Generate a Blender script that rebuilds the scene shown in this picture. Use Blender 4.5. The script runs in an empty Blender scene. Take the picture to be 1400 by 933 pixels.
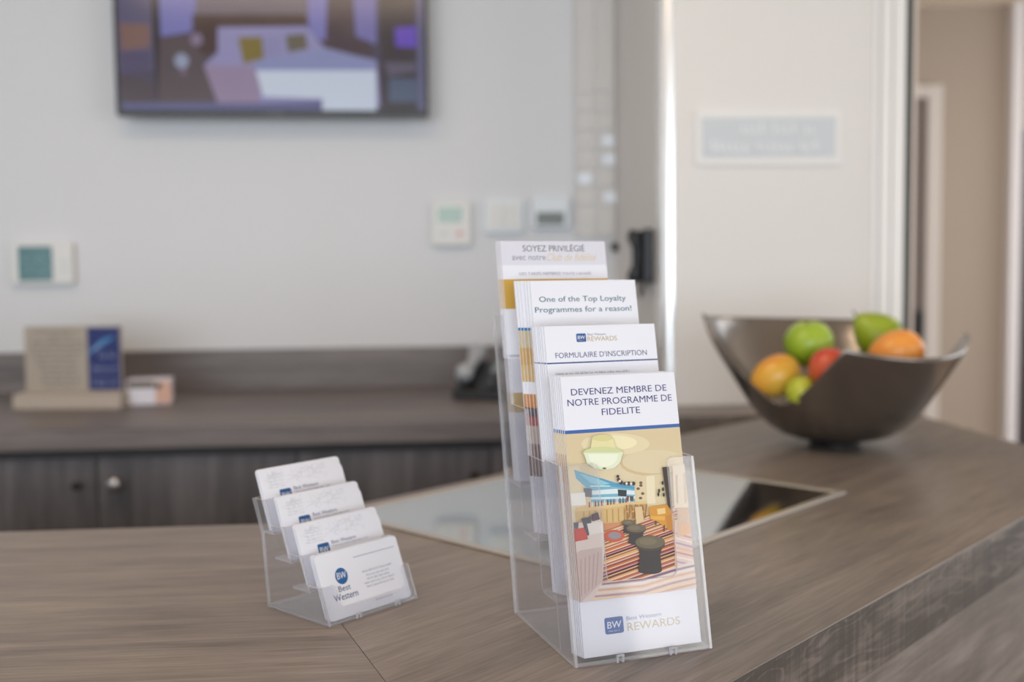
import bpy, bmesh, math, random
from mathutils import Vector, Matrix
random.seed(4)
SC = bpy.context.scene
COL = SC.collection
ZC = 1.0                                  # height of every worktop above the floor

# ------------------------------------------------------------------ camera
cd = bpy.data.cameras.new('camera'); cam = bpy.data.objects.new('camera', cd); COL.objects.link(cam)
PITCH, ROLL, CAMH = 0.0616, 0.0101, 0.2861
fw = Vector((0, math.cos(PITCH), -math.sin(PITCH))); up0 = Vector((0, math.sin(PITCH), math.cos(PITCH))); r0 = Vector((1, 0, 0))
rt = r0*math.cos(ROLL) - up0*math.sin(ROLL); up = r0*math.sin(ROLL) + up0*math.cos(ROLL)
R = Matrix((rt, up, -fw)).transposed().to_4x4()
cam.matrix_world = Matrix.Translation((0, 0, ZC+CAMH)) @ R
cd.sensor_width = 36; cd.lens = 36.0; cd.clip_start = .02
cd.dof.use_dof = True; cd.dof.focus_distance = .775; cd.dof.aperture_fstop = 3.4
SC.camera = cam

# ------------------------------------------------------------------ light
w = bpy.data.worlds.new('world'); SC.world = w; w.use_nodes = True
w.node_tree.nodes['Background'].inputs[0].default_value = (.86, .93, 1.0, 1)
w.node_tree.nodes['Background'].inputs[1].default_value = 1.0
def area(name, loc, target, sx, sy, power, col):
    l = bpy.data.lights.new(name, 'AREA'); l.shape = 'RECTANGLE'; l.size = sx; l.size_y = sy
    l.energy = power; l.color = col
    o = bpy.data.objects.new(name, l); COL.objects.link(o); o.location = loc
    o.rotation_euler = (Vector(target)-Vector(loc)).to_track_quat('-Z', 'Y').to_euler()
    return o
area('window_daylight', (-.6, -3.75, 1.35), (-.1, 2.0, 1.15), 4.6, 2.1, 165, (.80, .905, 1.0))
area('side_window_daylight', (3.75, -1.2, 1.45), (.5, 1.5, 1.0), 2.6, 1.9, 34, (1.0, .95, .88))
area('warm_ceiling_fill', (-.6, 1.1, 2.44), (-.6, 1.1, 0), 1.2, .6, 12, (1.0, .78, .56))  # unseen warm lamp added to tint the upper back wall
area('corridor_fill', (2.2, 3.2, 2.43), (2.2, 3.2, 0), .6, .6, 7, (1.0, .9, .78))  # unseen lamp added to brighten the corridor
area('corridor_side_fill', (3.8, 2.9, 1.3), (1.2, 2.6, 1.2), 2.6, 2.0, 34, (.95, .97, 1.0))  # added light source, brightens the corridor and the inside of the bowl
SC.view_settings.view_transform = 'Standard'; SC.view_settings.look = 'None'
SC.view_settings.exposure = 0.0; SC.view_settings.gamma = 1.0; SC.view_settings.use_curve_mapping = False
cy = SC.cycles
cy.use_denoising = True; cy.max_bounces = 16; cy.diffuse_bounces = 6; cy.glossy_bounces = 8; cy.transmission_bounces = 12
cy.transparent_max_bounces = 48; cy.sample_clamp_indirect = 8

# ------------------------------------------------------------------ materials
def lin(c): return tuple((x/255/12.92 if x/255 <= .04045 else ((x/255+.055)/1.055)**2.4) for x in c) + (1,)
MATS = {}
def mat(name, c, rough=.5, metal=0, emit=0, ior=1.5, coat=0, bump=None, spec=.5):
    if name in MATS: return MATS[name]
    m = bpy.data.materials.new(name); m.use_nodes = True; MATS[name] = m
    b = m.node_tree.nodes['Principled BSDF']; n = m.node_tree
    b.inputs['Base Color'].default_value = lin(c); b.inputs['Roughness'].default_value = rough
    b.inputs['Metallic'].default_value = metal; b.inputs['IOR'].default_value = ior; b.inputs['Coat Weight'].default_value = coat
    b.inputs['Specular IOR Level'].default_value = spec
    if emit:
        b.inputs['Base Color'].default_value = (.004, .004, .005, 1)
        b.inputs['Emission Color'].default_value = lin(c); b.inputs['Emission Strength'].default_value = emit
    # a slight procedural unevenness of tone
    tc = n.nodes.new('ShaderNodeTexCoord'); no = n.nodes.new('ShaderNodeTexNoise'); no.inputs['Scale'].default_value = 18 if bump is None else bump[0]
    no.inputs['Detail'].default_value = 4
    n.links.new(tc.outputs['Object'], no.inputs['Vector'])
    mp = n.nodes.new('ShaderNodeMapRange'); mp.inputs['To Min'].default_value = max(.02, rough-.04); mp.inputs['To Max'].default_value = min(1, rough+.04)
    n.links.new(no.outputs['Fac'], mp.inputs['Value']); n.links.new(mp.outputs['Result'], b.inputs['Roughness'])
    if bump:
        bp = n.nodes.new('ShaderNodeBump'); bp.inputs['Strength'].default_value = bump[1]; bp.inputs['Distance'].default_value = .002
        n.links.new(no.outputs['Fac'], bp.inputs['Height']); n.links.new(bp.outputs['Normal'], b.inputs['Normal'])
    return m
def wood(name, cols, rough=.42, stretch=(2.2, 34, 34), axis=0, saw=0, dist=1.2, bump=.12, big=(.9, 7, 7), contrast=.5, spread=.13, veins=0, fine=.22):
    m = bpy.data.materials.new(name); m.use_nodes = True; n = m.node_tree; b = n.nodes['Principled BSDF']
    L = n.links.new; N = n.nodes.new
    tc = N('ShaderNodeTexCoord')
    def noise(sc, det, dis):
        mp = N('ShaderNodeMapping'); s = list(sc)
        if axis == 2: s = [s[1], s[2], s[0]]
        mp.inputs['Scale'].default_value = s; L(tc.outputs['Object'], mp.inputs['Vector'])
        t = N('ShaderNodeTexNoise'); t.inputs['Scale'].default_value = 1; t.inputs['Detail'].default_value = det; t.inputs['Distortion'].default_value = dis
        t.inputs['Roughness'].default_value = .62
        L(mp.outputs[0], t.inputs['Vector']); return t.outputs['Fac']
    a = noise(stretch, 8, dist); g = noise(big, 5, 2.2); f = noise((stretch[0]*7, stretch[1]*9, stretch[2]*9), 4, .3)
    def mixv(x, y, k):
        q = N('ShaderNodeMix'); q.data_type = 'FLOAT'; q.inputs[0].default_value = k; L(x, q.inputs[2]); L(y, q.inputs[3]); return q.outputs[0]
    h = mixv(mixv(a, g, contrast), f, fine)
    if saw:
        s1 = noise((130, 5, 5) if axis == 0 else (130, 5, 5), 4, .3)
        h = mixv(h, s1, saw)
    if veins:
        vn = noise((3.6, 15, 15), 2, .8); mu = N('ShaderNodeMath'); mu.operation = 'MULTIPLY'; mu.inputs[1].default_value = 60; L(vn, mu.inputs[0])
        si = N('ShaderNodeMath'); si.operation = 'SINE'; L(mu.outputs[0], si.inputs[0])
        pw = N('ShaderNodeMapRange'); pw.inputs['From Min'].default_value = .55; pw.inputs['From Max'].default_value = 1; L(si.outputs[0], pw.inputs['Value'])
        ad = N('ShaderNodeMath'); ad.operation = 'MULTIPLY_ADD'; ad.inputs[1].default_value = veins; L(pw.outputs[0], ad.inputs[0]); L(h, ad.inputs[2]); h = ad.outputs[0]
    cr = N('ShaderNodeValToRGB'); L(h, cr.inputs[0]); e = cr.color_ramp.elements
    e[0].position = .5-spread; e[0].color = lin(cols[0]); e[1].position = .5+spread; e[1].color = lin(cols[2]); k = e.new(.5); k.color = lin(cols[1])
    L(cr.outputs[0], b.inputs['Base Color']); b.inputs['Roughness'].default_value = rough
    bp = N('ShaderNodeBump'); bp.inputs['Strength'].default_value = bump; bp.inputs['Distance'].default_value = .0012
    L(h, bp.inputs['Height']); L(bp.outputs[0], b.inputs['Normal'])
    MATS[name] = m; return m
def acrylic(name, base, gl, tint, diffuse=0):
    m = bpy.data.materials.new(name); m.use_nodes = True; n = m.node_tree; n.nodes.clear(); N = n.nodes.new; L = n.links.new
    out = N('ShaderNodeOutputMaterial'); t = N('ShaderNodeBsdfTransparent'); t.inputs[0].default_value = tint
    g = N('ShaderNodeBsdfGlossy'); g.inputs['Roughness'].default_value = .06; g.inputs[0].default_value = (1, 1, 1, 1)
    lw = N('ShaderNodeLayerWeight'); lw.inputs[0].default_value = .5
    p = N('ShaderNodeMath'); p.operation = 'POWER'; p.inputs[1].default_value = 4; L(lw.outputs['Facing'], p.inputs[0])
    k = N('ShaderNodeMath'); k.operation = 'MULTIPLY_ADD'; k.inputs[1].default_value = gl; k.inputs[2].default_value = base; L(p.outputs[0], k.inputs[0])
    mx = N('ShaderNodeMixShader'); L(k.outputs[0], mx.inputs[0]); L(t.outputs[0], mx.inputs[1]); L(g.outputs[0], mx.inputs[2]); o = mx.outputs[0]
    if diffuse:
        d = N('ShaderNodeBsdfDiffuse'); d.inputs[0].default_value = (.86, .86, .88, 1); m2 = N('ShaderNodeMixShader'); m2.inputs[0].default_value = diffuse
        L(o, m2.inputs[1]); L(d.outputs[0], m2.inputs[2]); o = m2.outputs[0]
    L(o, out.inputs[0]); MATS[name] = m; return m
ACR = acrylic('acrylic', .05, .6, (.97, .97, .98, 1), .03)
ACE = acrylic('acrylic_edge', .12, .5, (.86, .86, .89, 1), .28)
W_TOP = wood('laminate_top', ((86, 79, 75), (123, 113, 106), (149, 138, 130)), rough=.36, spread=.15, contrast=.55, big=(1.1, 9, 9), fine=.36)
W_FASCIA = wood('laminate_front', ((84, 77, 72), (114, 105, 99), (144, 134, 127)), rough=.55, stretch=(2.2, 30, 30), saw=.07, bump=.3, big=(2.0, 13, 13), spread=.12)
W_BAND = wood('laminate_band', ((52, 47, 44), (74, 67, 62), (128, 117, 110)), rough=.55, stretch=(2.2, 30, 30), saw=.24, bump=.4, big=(2.6, 13, 13), spread=.17, veins=.055)
W_DOOR_SHADED = wood('laminate_door_shaded', ((72, 70, 74), (98, 95, 99), (120, 117, 121)), rough=.5, axis=2, stretch=(1.6, 22, 22), big=(.7, 7, 7))  # counter laminate made darker, the shade put into its colour
W_BACK = wood('laminate_back', ((88, 82, 82), (112, 104, 103), (132, 124, 122)), rough=.45)
WALL = mat('wall_paint', (215, 216, 219), .75, bump=(220, .08))
CEIL = mat('ceiling_paint', (230, 216, 198), .8)
COLW = mat('column_paint', (224, 221, 218), .6, bump=(220, .06))
BEIGE = mat('corridor_paint', (170, 155, 140), .75, bump=(200, .08))
WHITE_TRIM = mat('white_trim', (236, 234, 232), .3)
PAPER = mat('paper', (224, 224, 231), .45)
BLACK = mat('black_plastic', (20, 20, 23), .4)

# ------------------------------------------------------------------ mesh helpers
class MB:
    def __init__(s): s.v = []; s.f = []; s.m = []
    def add(s, vs, fs, mi=0):
        o = len(s.v); s.v += [tuple(p) for p in vs]; s.f += [tuple(i+o for i in f) for f in fs]
        s.m += (list(mi) if isinstance(mi, (list, tuple)) else [mi]*len(fs)); return s
    def box(s, a, b, mi=0):
        (x0, y0, z0), (x1, y1, z1) = a, b
        return s.add([(x0,y0,z0),(x1,y0,z0),(x1,y1,z0),(x0,y1,z0),(x0,y0,z1),(x1,y0,z1),(x1,y1,z1),(x0,y1,z1)],
                     [(0,3,2,1),(4,5,6,7),(0,1,5,4),(1,2,6,5),(2,3,7,6),(3,0,4,7)], mi)
    def prism(s, poly, fn, w0, w1, mi=0, me=None):
        n = len(poly); me = mi if me is None else me
        vs = [fn(u, v, w0) for u, v in poly] + [fn(u, v, w1) for u, v in poly]
        return s.add(vs, [tuple(reversed(range(n))), tuple(range(n, 2*n))] + [(i, (i+1) % n, n+(i+1) % n, n+i) for i in range(n)], [mi, mi]+[me]*n)
    def lathe(s, prof, n=32, c=(0,0,0), mi=0):
        vs = []; fs = []
        for r, z in prof:
            for k in range(n):
                a = 2*math.pi*k/n; vs.append((c[0]+r*math.cos(a), c[1]+r*math.sin(a), c[2]+z))
        for i in range(len(prof)-1):
            for k in range(n): fs.append((i*n+k, i*n+(k+1) % n, (i+1)*n+(k+1) % n, (i+1)*n+k))
        fs.append(tuple(reversed(range(n)))); fs.append(tuple((len(prof)-1)*n+k for k in range(n)))
        return s.add(vs, fs, mi)
    def tube(s, pts, r, n=10, mi=0):
        pts = [Vector(p) for p in pts]; vs = []; fs = []
        for i, p in enumerate(pts):
            d = (pts[min(i+1, len(pts)-1)]-pts[max(i-1, 0)]).normalized()
            a = d.orthogonal().normalized() if i == 0 else (a - d*a.dot(d)).normalized()
            b = d.cross(a); rr = r[i] if isinstance(r, (list, tuple)) else r
            for k in range(n): vs.append(p + (a*math.cos(2*math.pi*k/n)+b*math.sin(2*math.pi*k/n))*rr)
        for i in range(len(pts)-1):
            for k in range(n): fs.append((i*n+k, i*n+(k+1) % n, (i+1)*n+(k+1) % n, (i+1)*n+k))
        fs.append(tuple(reversed(range(n)))); fs.append(tuple((len(pts)-1)*n+k for k in range(n)))
        return s.add(vs, fs, mi)
    def poly(s, pts, z, mi=0):
        return s.add([(x, y, z) for x, y in pts], [tuple(range(len(pts)))], mi)
    def done(s, name, mats, parent=None, bevel=0, smooth=False, M=None):
        me = bpy.data.meshes.new(name); me.from_pydata(s.v, [], s.f); me.validate()
        for m in (mats if isinstance(mats, (list, tuple)) else [mats]): me.materials.append(m)
        if len(me.polygons) == len(s.m): me.polygons.foreach_set('material_index', s.m)
        bm = bmesh.new(); bm.from_mesh(me)
        if len(bm.verts) < 40000 and any(len(f.verts) > 4 or True for f in bm.faces):
            bmesh.ops.recalc_face_normals(bm, faces=bm.faces) if s.closed else None
        bm.to_mesh(me); bm.free()
        if smooth: me.polygons.foreach_set('use_smooth', [True]*len(me.polygons))
        o = bpy.data.objects.new(name, me); COL.objects.link(o)
        if parent: o.parent = parent
        if M is not None: o.matrix_local = M if isinstance(M, Matrix) else Matrix.Translation(M)
        if bevel:
            b = o.modifiers.new('bevel', 'BEVEL'); b.width = bevel; b.segments = 2; b.limit_method = 'ANGLE'; b.angle_limit = .6
        if smooth == 2:
            b = o.modifiers.new('sub', 'SUBSURF'); b.levels = 1; b.render_levels = 1
        return o
    closed = True
def thing(name, label, cat, M, group=None):
    o = bpy.data.objects.new(name, None); COL.objects.link(o); o.empty_display_size = .05
    o.matrix_world = M if isinstance(M, Matrix) else Matrix.Translation(M)
    return tag(o, label, cat, group)
def tag(o, label, cat, group=None):
    o['label'] = label; o['category'] = cat
    if group: o['group'] = group
    return o
def struct(o): o['kind'] = 'structure'; return o
def rounded(x0, y0, x1, y1, r, n=5):
    if not isinstance(r, (list, tuple)): r = [r]*4
    out = []
    for (cx, cy_, a0), q in zip(((x0, y0, 180), (x1, y0, 270), (x1, y1, 0), (x0, y1, 90)), r):
        mx = cx + (q if cx == x0 else -q); my = cy_ + (q if cy_ == y0 else -q)
        for k in range(n+1):
            t = math.radians(a0+90*k/n); out.append((mx+q*math.cos(t), my+q*math.sin(t)))
    return out
XY = lambda u, v, w_: (u, v, w_)
XZ = lambda u, v, w_: (u, w_, v)
YZ = lambda u, v, w_: (w_, u, v)

# wall frame: e runs along the back wall, m away from the camera (turned 5 degrees)
T5 = math.radians(5)
def EM(e, m): return (e*math.cos(T5)-m*math.sin(T5), e*math.sin(T5)+m*math.cos(T5))
WF = Matrix.Translation((0, 0, ZC)) @ Matrix.Rotation(T5, 4, 'Z')         # local x = e, y = m, z = above worktop
def WM(e, m, z=0): return WF @ Matrix.Translation((e, m, z))
FLOORZ, CEILZ = -ZC, 1.465

# ------------------------------------------------------------------ the setting
def sbox(name, a, b, m, M=WF):
    return struct(MB().box(a, b).done(name, m, M=M))
W0 = Matrix.Translation((0, 0, ZC))
sbox('floor', (-3.6, -4.2, -ZC-.1), (4.2, 5.2, -ZC), wood('floor_planks', ((128, 104, 82), (160, 134, 108), (182, 156, 130)), stretch=(1.2, 14, 14)), W0)
sbox('ceiling', (-3.6, -4.2, CEILZ), (4.2, 5.2, CEILZ+.1), CEIL, W0)
sbox('wall_back', (-3.2, 2.754, -ZC), (.5258, 2.9, CEILZ), WALL)
sbox('wall_right', (.5258, 2.217, -ZC), (1.0955, 4.45, CEILZ), COLW)
sbox('wall_left', (-3.3, -4.0, -ZC), (-3.1, 3.0, CEILZ), WALL, W0)
sbox('wall_far', (.5, 4.6, -ZC), (4.0, 4.75, CEILZ), BEIGE, W0)
# rear wall (behind the camera) with a wide window, and a side wall with another
rw = MB(); y0, y1 = -3.7, -3.55
rw.box((-3.1, y0, -ZC), (4.0, y1, -.72)).box((-3.1, y0, 1.42), (4.0, y1, CEILZ)).box((-3.1, y0, -.72), (-2.9, y1, 1.42)).box((1.7, y0, -.72), (4.0, y1, 1.42))
struct(rw.done('wall_rear', WALL, M=W0))
wn = MB()
for x in (-2.9, -1.75, -.6, .55, 1.66): wn.box((x, y0, -.72), (x+.04, y1, 1.42))
wn.box((-2.9, y0, -.72), (1.7, y1, -.68)).box((-2.9, y0, 1.38), (1.7, y1, 1.42))
struct(wn.done('window_1', mat('window_frame', (70, 70, 74), .4), M=W0))
sw = MB()
sw.box((3.55, -3.55, -ZC), (3.7, 4.6, -.52)).box((3.55, -3.55, 1.4), (3.7, 4.6, CEILZ)).box((3.55, -3.55, -.52), (3.7, -2.5, 1.4)).box((3.55, .1, -.52), (3.7, 1.5, 1.4)).box((3.55, 4.3, -.52), (3.7, 4.6, 1.4))
struct(sw.done('wall_side', WALL, M=W0))
wn = MB()
for x in (-2.5, -1.22, .06): wn.box((3.55, x, -.52), (3.7, x+.04, 1.4))
wn.box((3.55, -2.5, -.52), (3.7, .1, -.48)).box((3.55, -2.5, 1.36), (3.7, .1, 1.4))
struct(wn.done('window_2', MATS['window_frame'], M=W0))
wn = MB()
for y_ in (1.5, 2.88, 4.26): wn.box((3.55, y_, -.52), (3.7, y_+.04, 1.4))
wn.box((3.55, 1.5, -.52), (3.7, 4.3, -.48)).box((3.55, 1.5, 1.36), (3.7, 4.3, 1.4))
struct(wn.done('window_3_added', MATS['window_frame'], M=W0))  # unseen window, added as the opening for the extra corridor light
# trims on the right wall's front: corner guard, jamb board, dark seal, pale edge
ar = [(.5238+.026-.026*math.cos(math.pi/2*k/8), 2.2165+.026-.031*math.sin(math.pi/2*k/8)) for k in range(9)]
t = MB().prism([(.5255, 2.26), (.5238, 2.26)] + ar + [(.5518, 2.2115), (.5518, 2.2168), (.5255, 2.2168)], XY, .0005, CEILZ)
struct(t.done('trim_1', mat('corner_guard', (246, 246, 246), .22, .55), M=WF))
t = MB().box((1.000, 2.211, .0005), (1.012, 2.217, CEILZ)).box((1.016, 2.205, .0005), (1.040, 2.217, CEILZ)).box((1.0425, 2.203, .0005), (1.070, 2.217, CEILZ))
struct(t.done('trim_2', WHITE_TRIM, bevel=.0015, M=WF))
struct(MB().box((1.0735, 2.207, .0005), (1.088, 2.217, CEILZ)).done('trim_3', mat('rubber_seal', (66, 72, 68), .5), M=WF))
struct(MB().box((1.0885, 2.205, .0005), (1.0955, 2.217, CEILZ)).done('trim_4', mat('warm_trim', (214, 200, 190), .4), M=WF))
# the corridor's doors on the far wall
d = struct(MB().box((1.02, 4.585, -ZC), (1.846, 4.6, 1.062)).done('door_1', mat('corridor_door', (112, 100, 94), .5), M=W0))
h = MB().box((1.80, 4.572, -.03), (1.838, 4.585, .12)).tube([(1.82, 4.575, .06), (1.82, 4.54, .06), (1.72, 4.535, .06)], .009)
h.done('door_handle', BLACK, d)
t = MB().box((1.846, 4.57, -ZC), (1.912, 4.6, 1.118)).box((.95, 4.57, 1.062), (1.846, 4.6, 1.118)).box((.95, 4.57, -ZC), (1.02, 4.6, 1.062))
struct(t.done('trim_5', mat('door_frame_paint', (205, 196, 188), .5), M=W0, bevel=.004))
struct(MB().box((2.205, 4.54, -ZC), (2.252, 4.6, CEILZ)).done('trim_6', mat('white_post', (228, 222, 222), .4), M=W0, bevel=.003))
struct(MB().box((2.26, 4.57, -ZC), (3.1, 4.6, .913)).done('door_2', mat('dark_door', (58, 48, 48), .5), M=W0))
struct(MB().box((1.912, 4.585, -ZC), (2.205, 4.6, -ZC+.1)).done('baseboard_far', WHITE_TRIM, M=W0))

# ------------------------------------------------------------------ reception counter
UA = math.radians(47); UX, UY = math.cos(UA), math.sin(UA)
def UW(u, w_): return (u*UX-w_*UY, u*UY+w_*UX)
F = UW(.376, .371); I = UW(.671, 1.025); E1 = UW(1.6652, .371); E2 = (.809, 2.288)
J1 = EM(.731, 2.2165); J2 = EM(.731, 2.043)
LA = math.radians(4.9); LB = (I[0]-2.6*math.cos(LA), I[1]-2.6*math.sin(LA)); LF = (F[0]-2.87*math.cos(LA), F[1]-2.87*math.sin(LA))
ctr = thing('reception_counter', 'long grey-brown wood-effect reception counter bent at a mitred corner with a glass inset', 'counter', (0, 0, ZC))
def local(pts, ang):
    c, s = math.cos(ang), math.sin(ang); return [(x*c+y*s, -x*s+y*c) for x, y in pts]
def slab(name, pts, ang, m, parent, z0=-.038, z1=0, bevel=.0005):
    return MB().prism(local(pts, ang), XY, z0, z1).done(name, m, parent, bevel=bevel, M=Matrix.Rotation(ang, 4, 'Z'))
g = .0004
slab('worktop', [(F[0]-g, F[1]), (I[0]-g, I[1]), LB, LF], LA, W_TOP, ctr)
slab('worktop', [F, E1, E2, EM(.5253, 2.2162), EM(.5253, 2.7533), EM(.4004, 2.7533), EM(.4004, 2.043), J2, I], UA, W_TOP, ctr)
# front panels: each in a frame whose x runs along its edge
def panel(p, q_, zt, zb, th, m, name='front_panel'):
    v = Vector((q_[0]-p[0], q_[1]-p[1], 0)); L_ = v.length; a = math.atan2(v.y, v.x)
    return MB().box((0, 0, zb), (L_, th, zt)).done(name, m, ctr, bevel=.0004, M=Matrix.Translation((p[0], p[1], 0)) @ Matrix.Rotation(a, 4, 'Z'))
panel(UW(.376, .3702), UW(1.6652, .3702), -.0014, -.062, .025, W_BAND, 'edge_band')
panel(UW(.377, .3706), UW(1.6642, .3706), -.0625, -ZC, .022, W_FASCIA)
panel(LF, F, -.0385, -ZC, .02, W_FASCIA)
panel(E1, E2, -.0385, -ZC, .02, W_FASCIA)
# glass inset
GU0, GU1, GW0, GW1, FR = .752, 1.268, .586, 1.0, .011
fr = MB()
for a_, b_ in (((GU0, GW0), (GU1, GW0+FR)), ((GU0, GW1-FR), (GU1, GW1)), ((GU0, GW0+FR), (GU0+FR, GW1-FR)), ((GU1-FR, GW0+FR), (GU1, GW1-FR))):
    fr.box((a_[0], a_[1], .0003), (b_[0], b_[1], .0022))
MU = Matrix.Rotation(UA, 4, 'Z')
fo = fr.done('inset_frame', mat('inset_metal', (196, 190, 182), .35, .6), ctr, bevel=.0006, M=MU); fo['label'] = 'pale metal frame around the glass'
go = MB().box((GU0+FR, GW0+FR, .0003), (GU1-FR, GW1-FR, .0014)).done('glass_pane', mat('inset_glass', (196, 200, 200), .04, 1), ctr, M=MU)
go['label'] = 'square dark glass pane reflecting the white wall'

# ------------------------------------------------------------------ back worktop and cupboards
bw = thing('back_worktop', 'dark grey wood-effect worktop with low backsplash along the white wall', 'worktop', WM(0, 0))
MB().prism([(-2.85, 2.043), (.40, 2.043), (.40, 2.7535), (-2.85, 2.7535)], XY, -.04, 0).done('worktop', W_BACK, bw, bevel=.001)
MB().box((-2.85, 2.733, .0003), (.5225, 2.7535, .105)).done('backsplash', W_BACK, bw, bevel=.001)
DW = .389; DM = 2.063
def door_bm(): return MB().box((.0015, 0, 0), (DW-.0015, .019, .84))
def cupboard(e0, label):
    t = thing('cupboard', label, 'cupboard', WM(e0, DM, -.90), 'cupboards under the back worktop')
    MB().box((0, .02, .0), (2*DW, .64, .858)).done('cupboard_body', mat('cupboard_body', (62, 58, 58), .6), t)
    MB().box((.0, .06, -.0999), (2*DW, .62, 0)).done('plinth', BLACK, t)
    for k, (kx, km) in enumerate(((DW-.035, mat('dark_knob', (52, 48, 46), .5, .4)), (.036, mat('steel_knob', (190, 190, 192), .25, .9)))):
        dd = door_bm().done('door', W_DOOR_SHADED, t, bevel=.001, M=(k*DW, 0, 0))
        kr = .6 if k == 0 else 1.0
        kb = MB().lathe([(r_*kr, z_) for r_, z_ in ((.005, 0), (.005, .010), (.0125, .013), (.0145, .019), (.012, .025), (.004, .0265))], 20).done('knob', km, dd, smooth=True,
              M=Matrix.Translation((kx, 0, .789)) @ Matrix.Rotation(math.pi/2, 4, 'X'))
        if k == 0: kb['label'] = 'dark knob'
        else: kb['label'] = 'round steel knob'
cupboard(-.643-DW, 'shaded wood cupboard with a round steel knob, below the beige and blue sign')
cupboard(-.643+DW, 'shaded wood cupboard right of the one with the round steel knob, behind the leaflet holder')

# ------------------------------------------------------------------ printing helpers
TXT = {}
def text_geo(s, bold=0, shear=0):
    key = (s, bold, shear)
    if key in TXT: return TXT[key]
    cu = bpy.data.curves.new('lettering', 'FONT'); cu.body = s; cu.size = 1; cu.offset = bold; cu.shear = shear; cu.resolution_u = 3
    o = bpy.data.objects.new('lettering', cu); COL.objects.link(o); bpy.context.view_layer.update()
    me = o.evaluated_get(bpy.context.evaluated_depsgraph_get()).to_mesh()
    vs = [(v.co.x, v.co.y) for v in me.vertices]; fs = [tuple(p.vertices) for p in me.polygons]
    bpy.data.objects.remove(o); bpy.data.curves.remove(cu)
    TXT[key] = (vs, fs); return TXT[key]
def put_text(mb, s, x0, y0, x1, y1, z, bold=0, shear=0, mi=0, rot=0):
    vs, fs = text_geo(s, 0, shear)
    if bold:
        d_ = bold*(y1-y0)*.9; put_text(mb, s, x0, y0, x1-d_, y1, z, 0, shear, mi); x0 += d_; z += .012*abs(x1-x0)/50
    ax, bx = min(v[0] for v in vs), max(v[0] for v in vs); ay, by = min(v[1] for v in vs), max(v[1] for v in vs)
    mb.add([(x0+(x-ax)/(bx-ax)*(x1-x0), y0+(y-ay)/(by-ay)*(y1-y0), z) for x, y in vs], fs, mi)
def scribble(mb, x0, y0, x1, y1, z, mi=0, cw=1.0, r=None):
    """a line of writing too small to read: a row of uneven upright strokes in words"""
    r = r or random; x = x0; h = y1-y0
    while x < x1-.3*cw:
        for _ in range(r.randint(3, 8)):
            if x > x1-.5*cw: break
            w_ = cw*r.uniform(.45, .7); b = y0+h*r.choice((0, 0, 0, .12)); t_ = y0+h*r.choice((.7, .7, .72, 1))
            mb.poly([(x, b), (x+w_*.35, b), (x+w_*.35, t_), (x, t_)], z, mi); mb.poly([(x, b), (x+w_, b), (x+w_, b+h*.2), (x, b+h*.2)], z, mi)
            if r.random() < .6: mb.poly([(x+w_*.7, b), (x+w_, b), (x+w_, t_*.5+b*.5), (x+w_*.7, t_*.5+b*.5)], z, mi)
            x += cw*.85
        x += cw*.8
def clip(poly, x0, y0, x1, y1):
    for ax, lim, sg in ((0, x0, 1), (0, x1, -1), (1, y0, 1), (1, y1, -1)):
        out = []
        for i in range(len(poly)):
            p, q_ = poly[i-1], poly[i]; a = (p[ax]-lim)*sg; b = (q_[ax]-lim)*sg
            if (a >= 0) != (b >= 0):
                t_ = a/(a-b); out.append((p[0]+(q_[0]-p[0])*t_, p[1]+(q_[1]-p[1])*t_))
            if b >= 0: out.append(q_)
        poly = out
        if not poly: return []
    return poly
def ell(cx, cy_, rx, ry, a0=0, a1=360, n=20): return [(cx+rx*math.cos(math.radians(a0+(a1-a0)*k/n)), cy_+ry*math.sin(math.radians(a0+(a1-a0)*k/n))) for k in range(n if a1-a0 == 360 else n+1)]
def ink(c, rough=.4):
    return mat('ink_%d_%d_%d' % tuple(c), [x*.93 for x in c], rough)
class Picture(MB):
    closed = False
    """flat printed picture: coloured areas laid over one another by a hair"""
    def __init__(s, mapf, box, z0, dz, emit=0):
        super().__init__(); s.map = mapf; s.box_ = box; s.z = z0; s.dz = dz; s.mats = []; s.emit = emit
    def area(s, pts, c):
        p = clip([s.map(*q_) for q_ in pts], *s.box_)
        if len(p) < 3: return
        m = ink(c) if not s.emit else mat('screen_%d_%d_%d' % tuple(c), c, .15, emit=s.emit)
        if m not in s.mats: s.mats.append(m)
        s.poly(p, s.z, s.mats.index(m)); s.z += s.dz
class Flat(MB): closed = False
NAVY, TEAL, GOLD, BLUE = (66, 60, 128), (36, 96, 116), (196, 170, 120), (34, 92, 160)
mm = Matrix.Scale(.001, 4)

# ------------------------------------------------------------------ leaflet holder
HX, HY, HYAW = .0438, .7326, .3375 
HM = Matrix.Translation((HX, HY, ZC+.0004)) @ Matrix.Rotation(HYAW, 4, 'Z') @ mm
SL = .2035
def slotted(W, H, x0, x1, yb, r=6, R_=4):
    """a plate with a U-shaped finger cut-out open at the top"""
    p = [(0, 0), (W, 0)]
    p += [(W-R_+R_*math.cos(t), H-R_+R_*math.sin(t)) for t in [math.pi/2*k/4 for k in range(5)]]
    p += [(x1+R_-R_*math.sin(t), H-R_+R_*math.cos(t)) for t in [math.pi/2*k/4 for k in range(5)]]
    p += [(x1-r+r*math.cos(t), yb+r-r*math.sin(t)) for t in [math.pi/2*k/5 for k in range(6)]]
    p += [(x0+r-r*math.sin(t), yb+r-r*math.cos(t)) for t in [math.pi/2*k/5 for k in range(6)]]
    p += [(x0-R_+R_*math.cos(t), H-R_+R_*math.sin(t)) for t in [math.pi/2*k/4 for k in range(5)]]
    p += [(0, H)]
    return p
def lean(n0, slope, z0=0):
    return lambda x, z, w_: (x, n0+w_+(z)*slope, z0+z)
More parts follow.
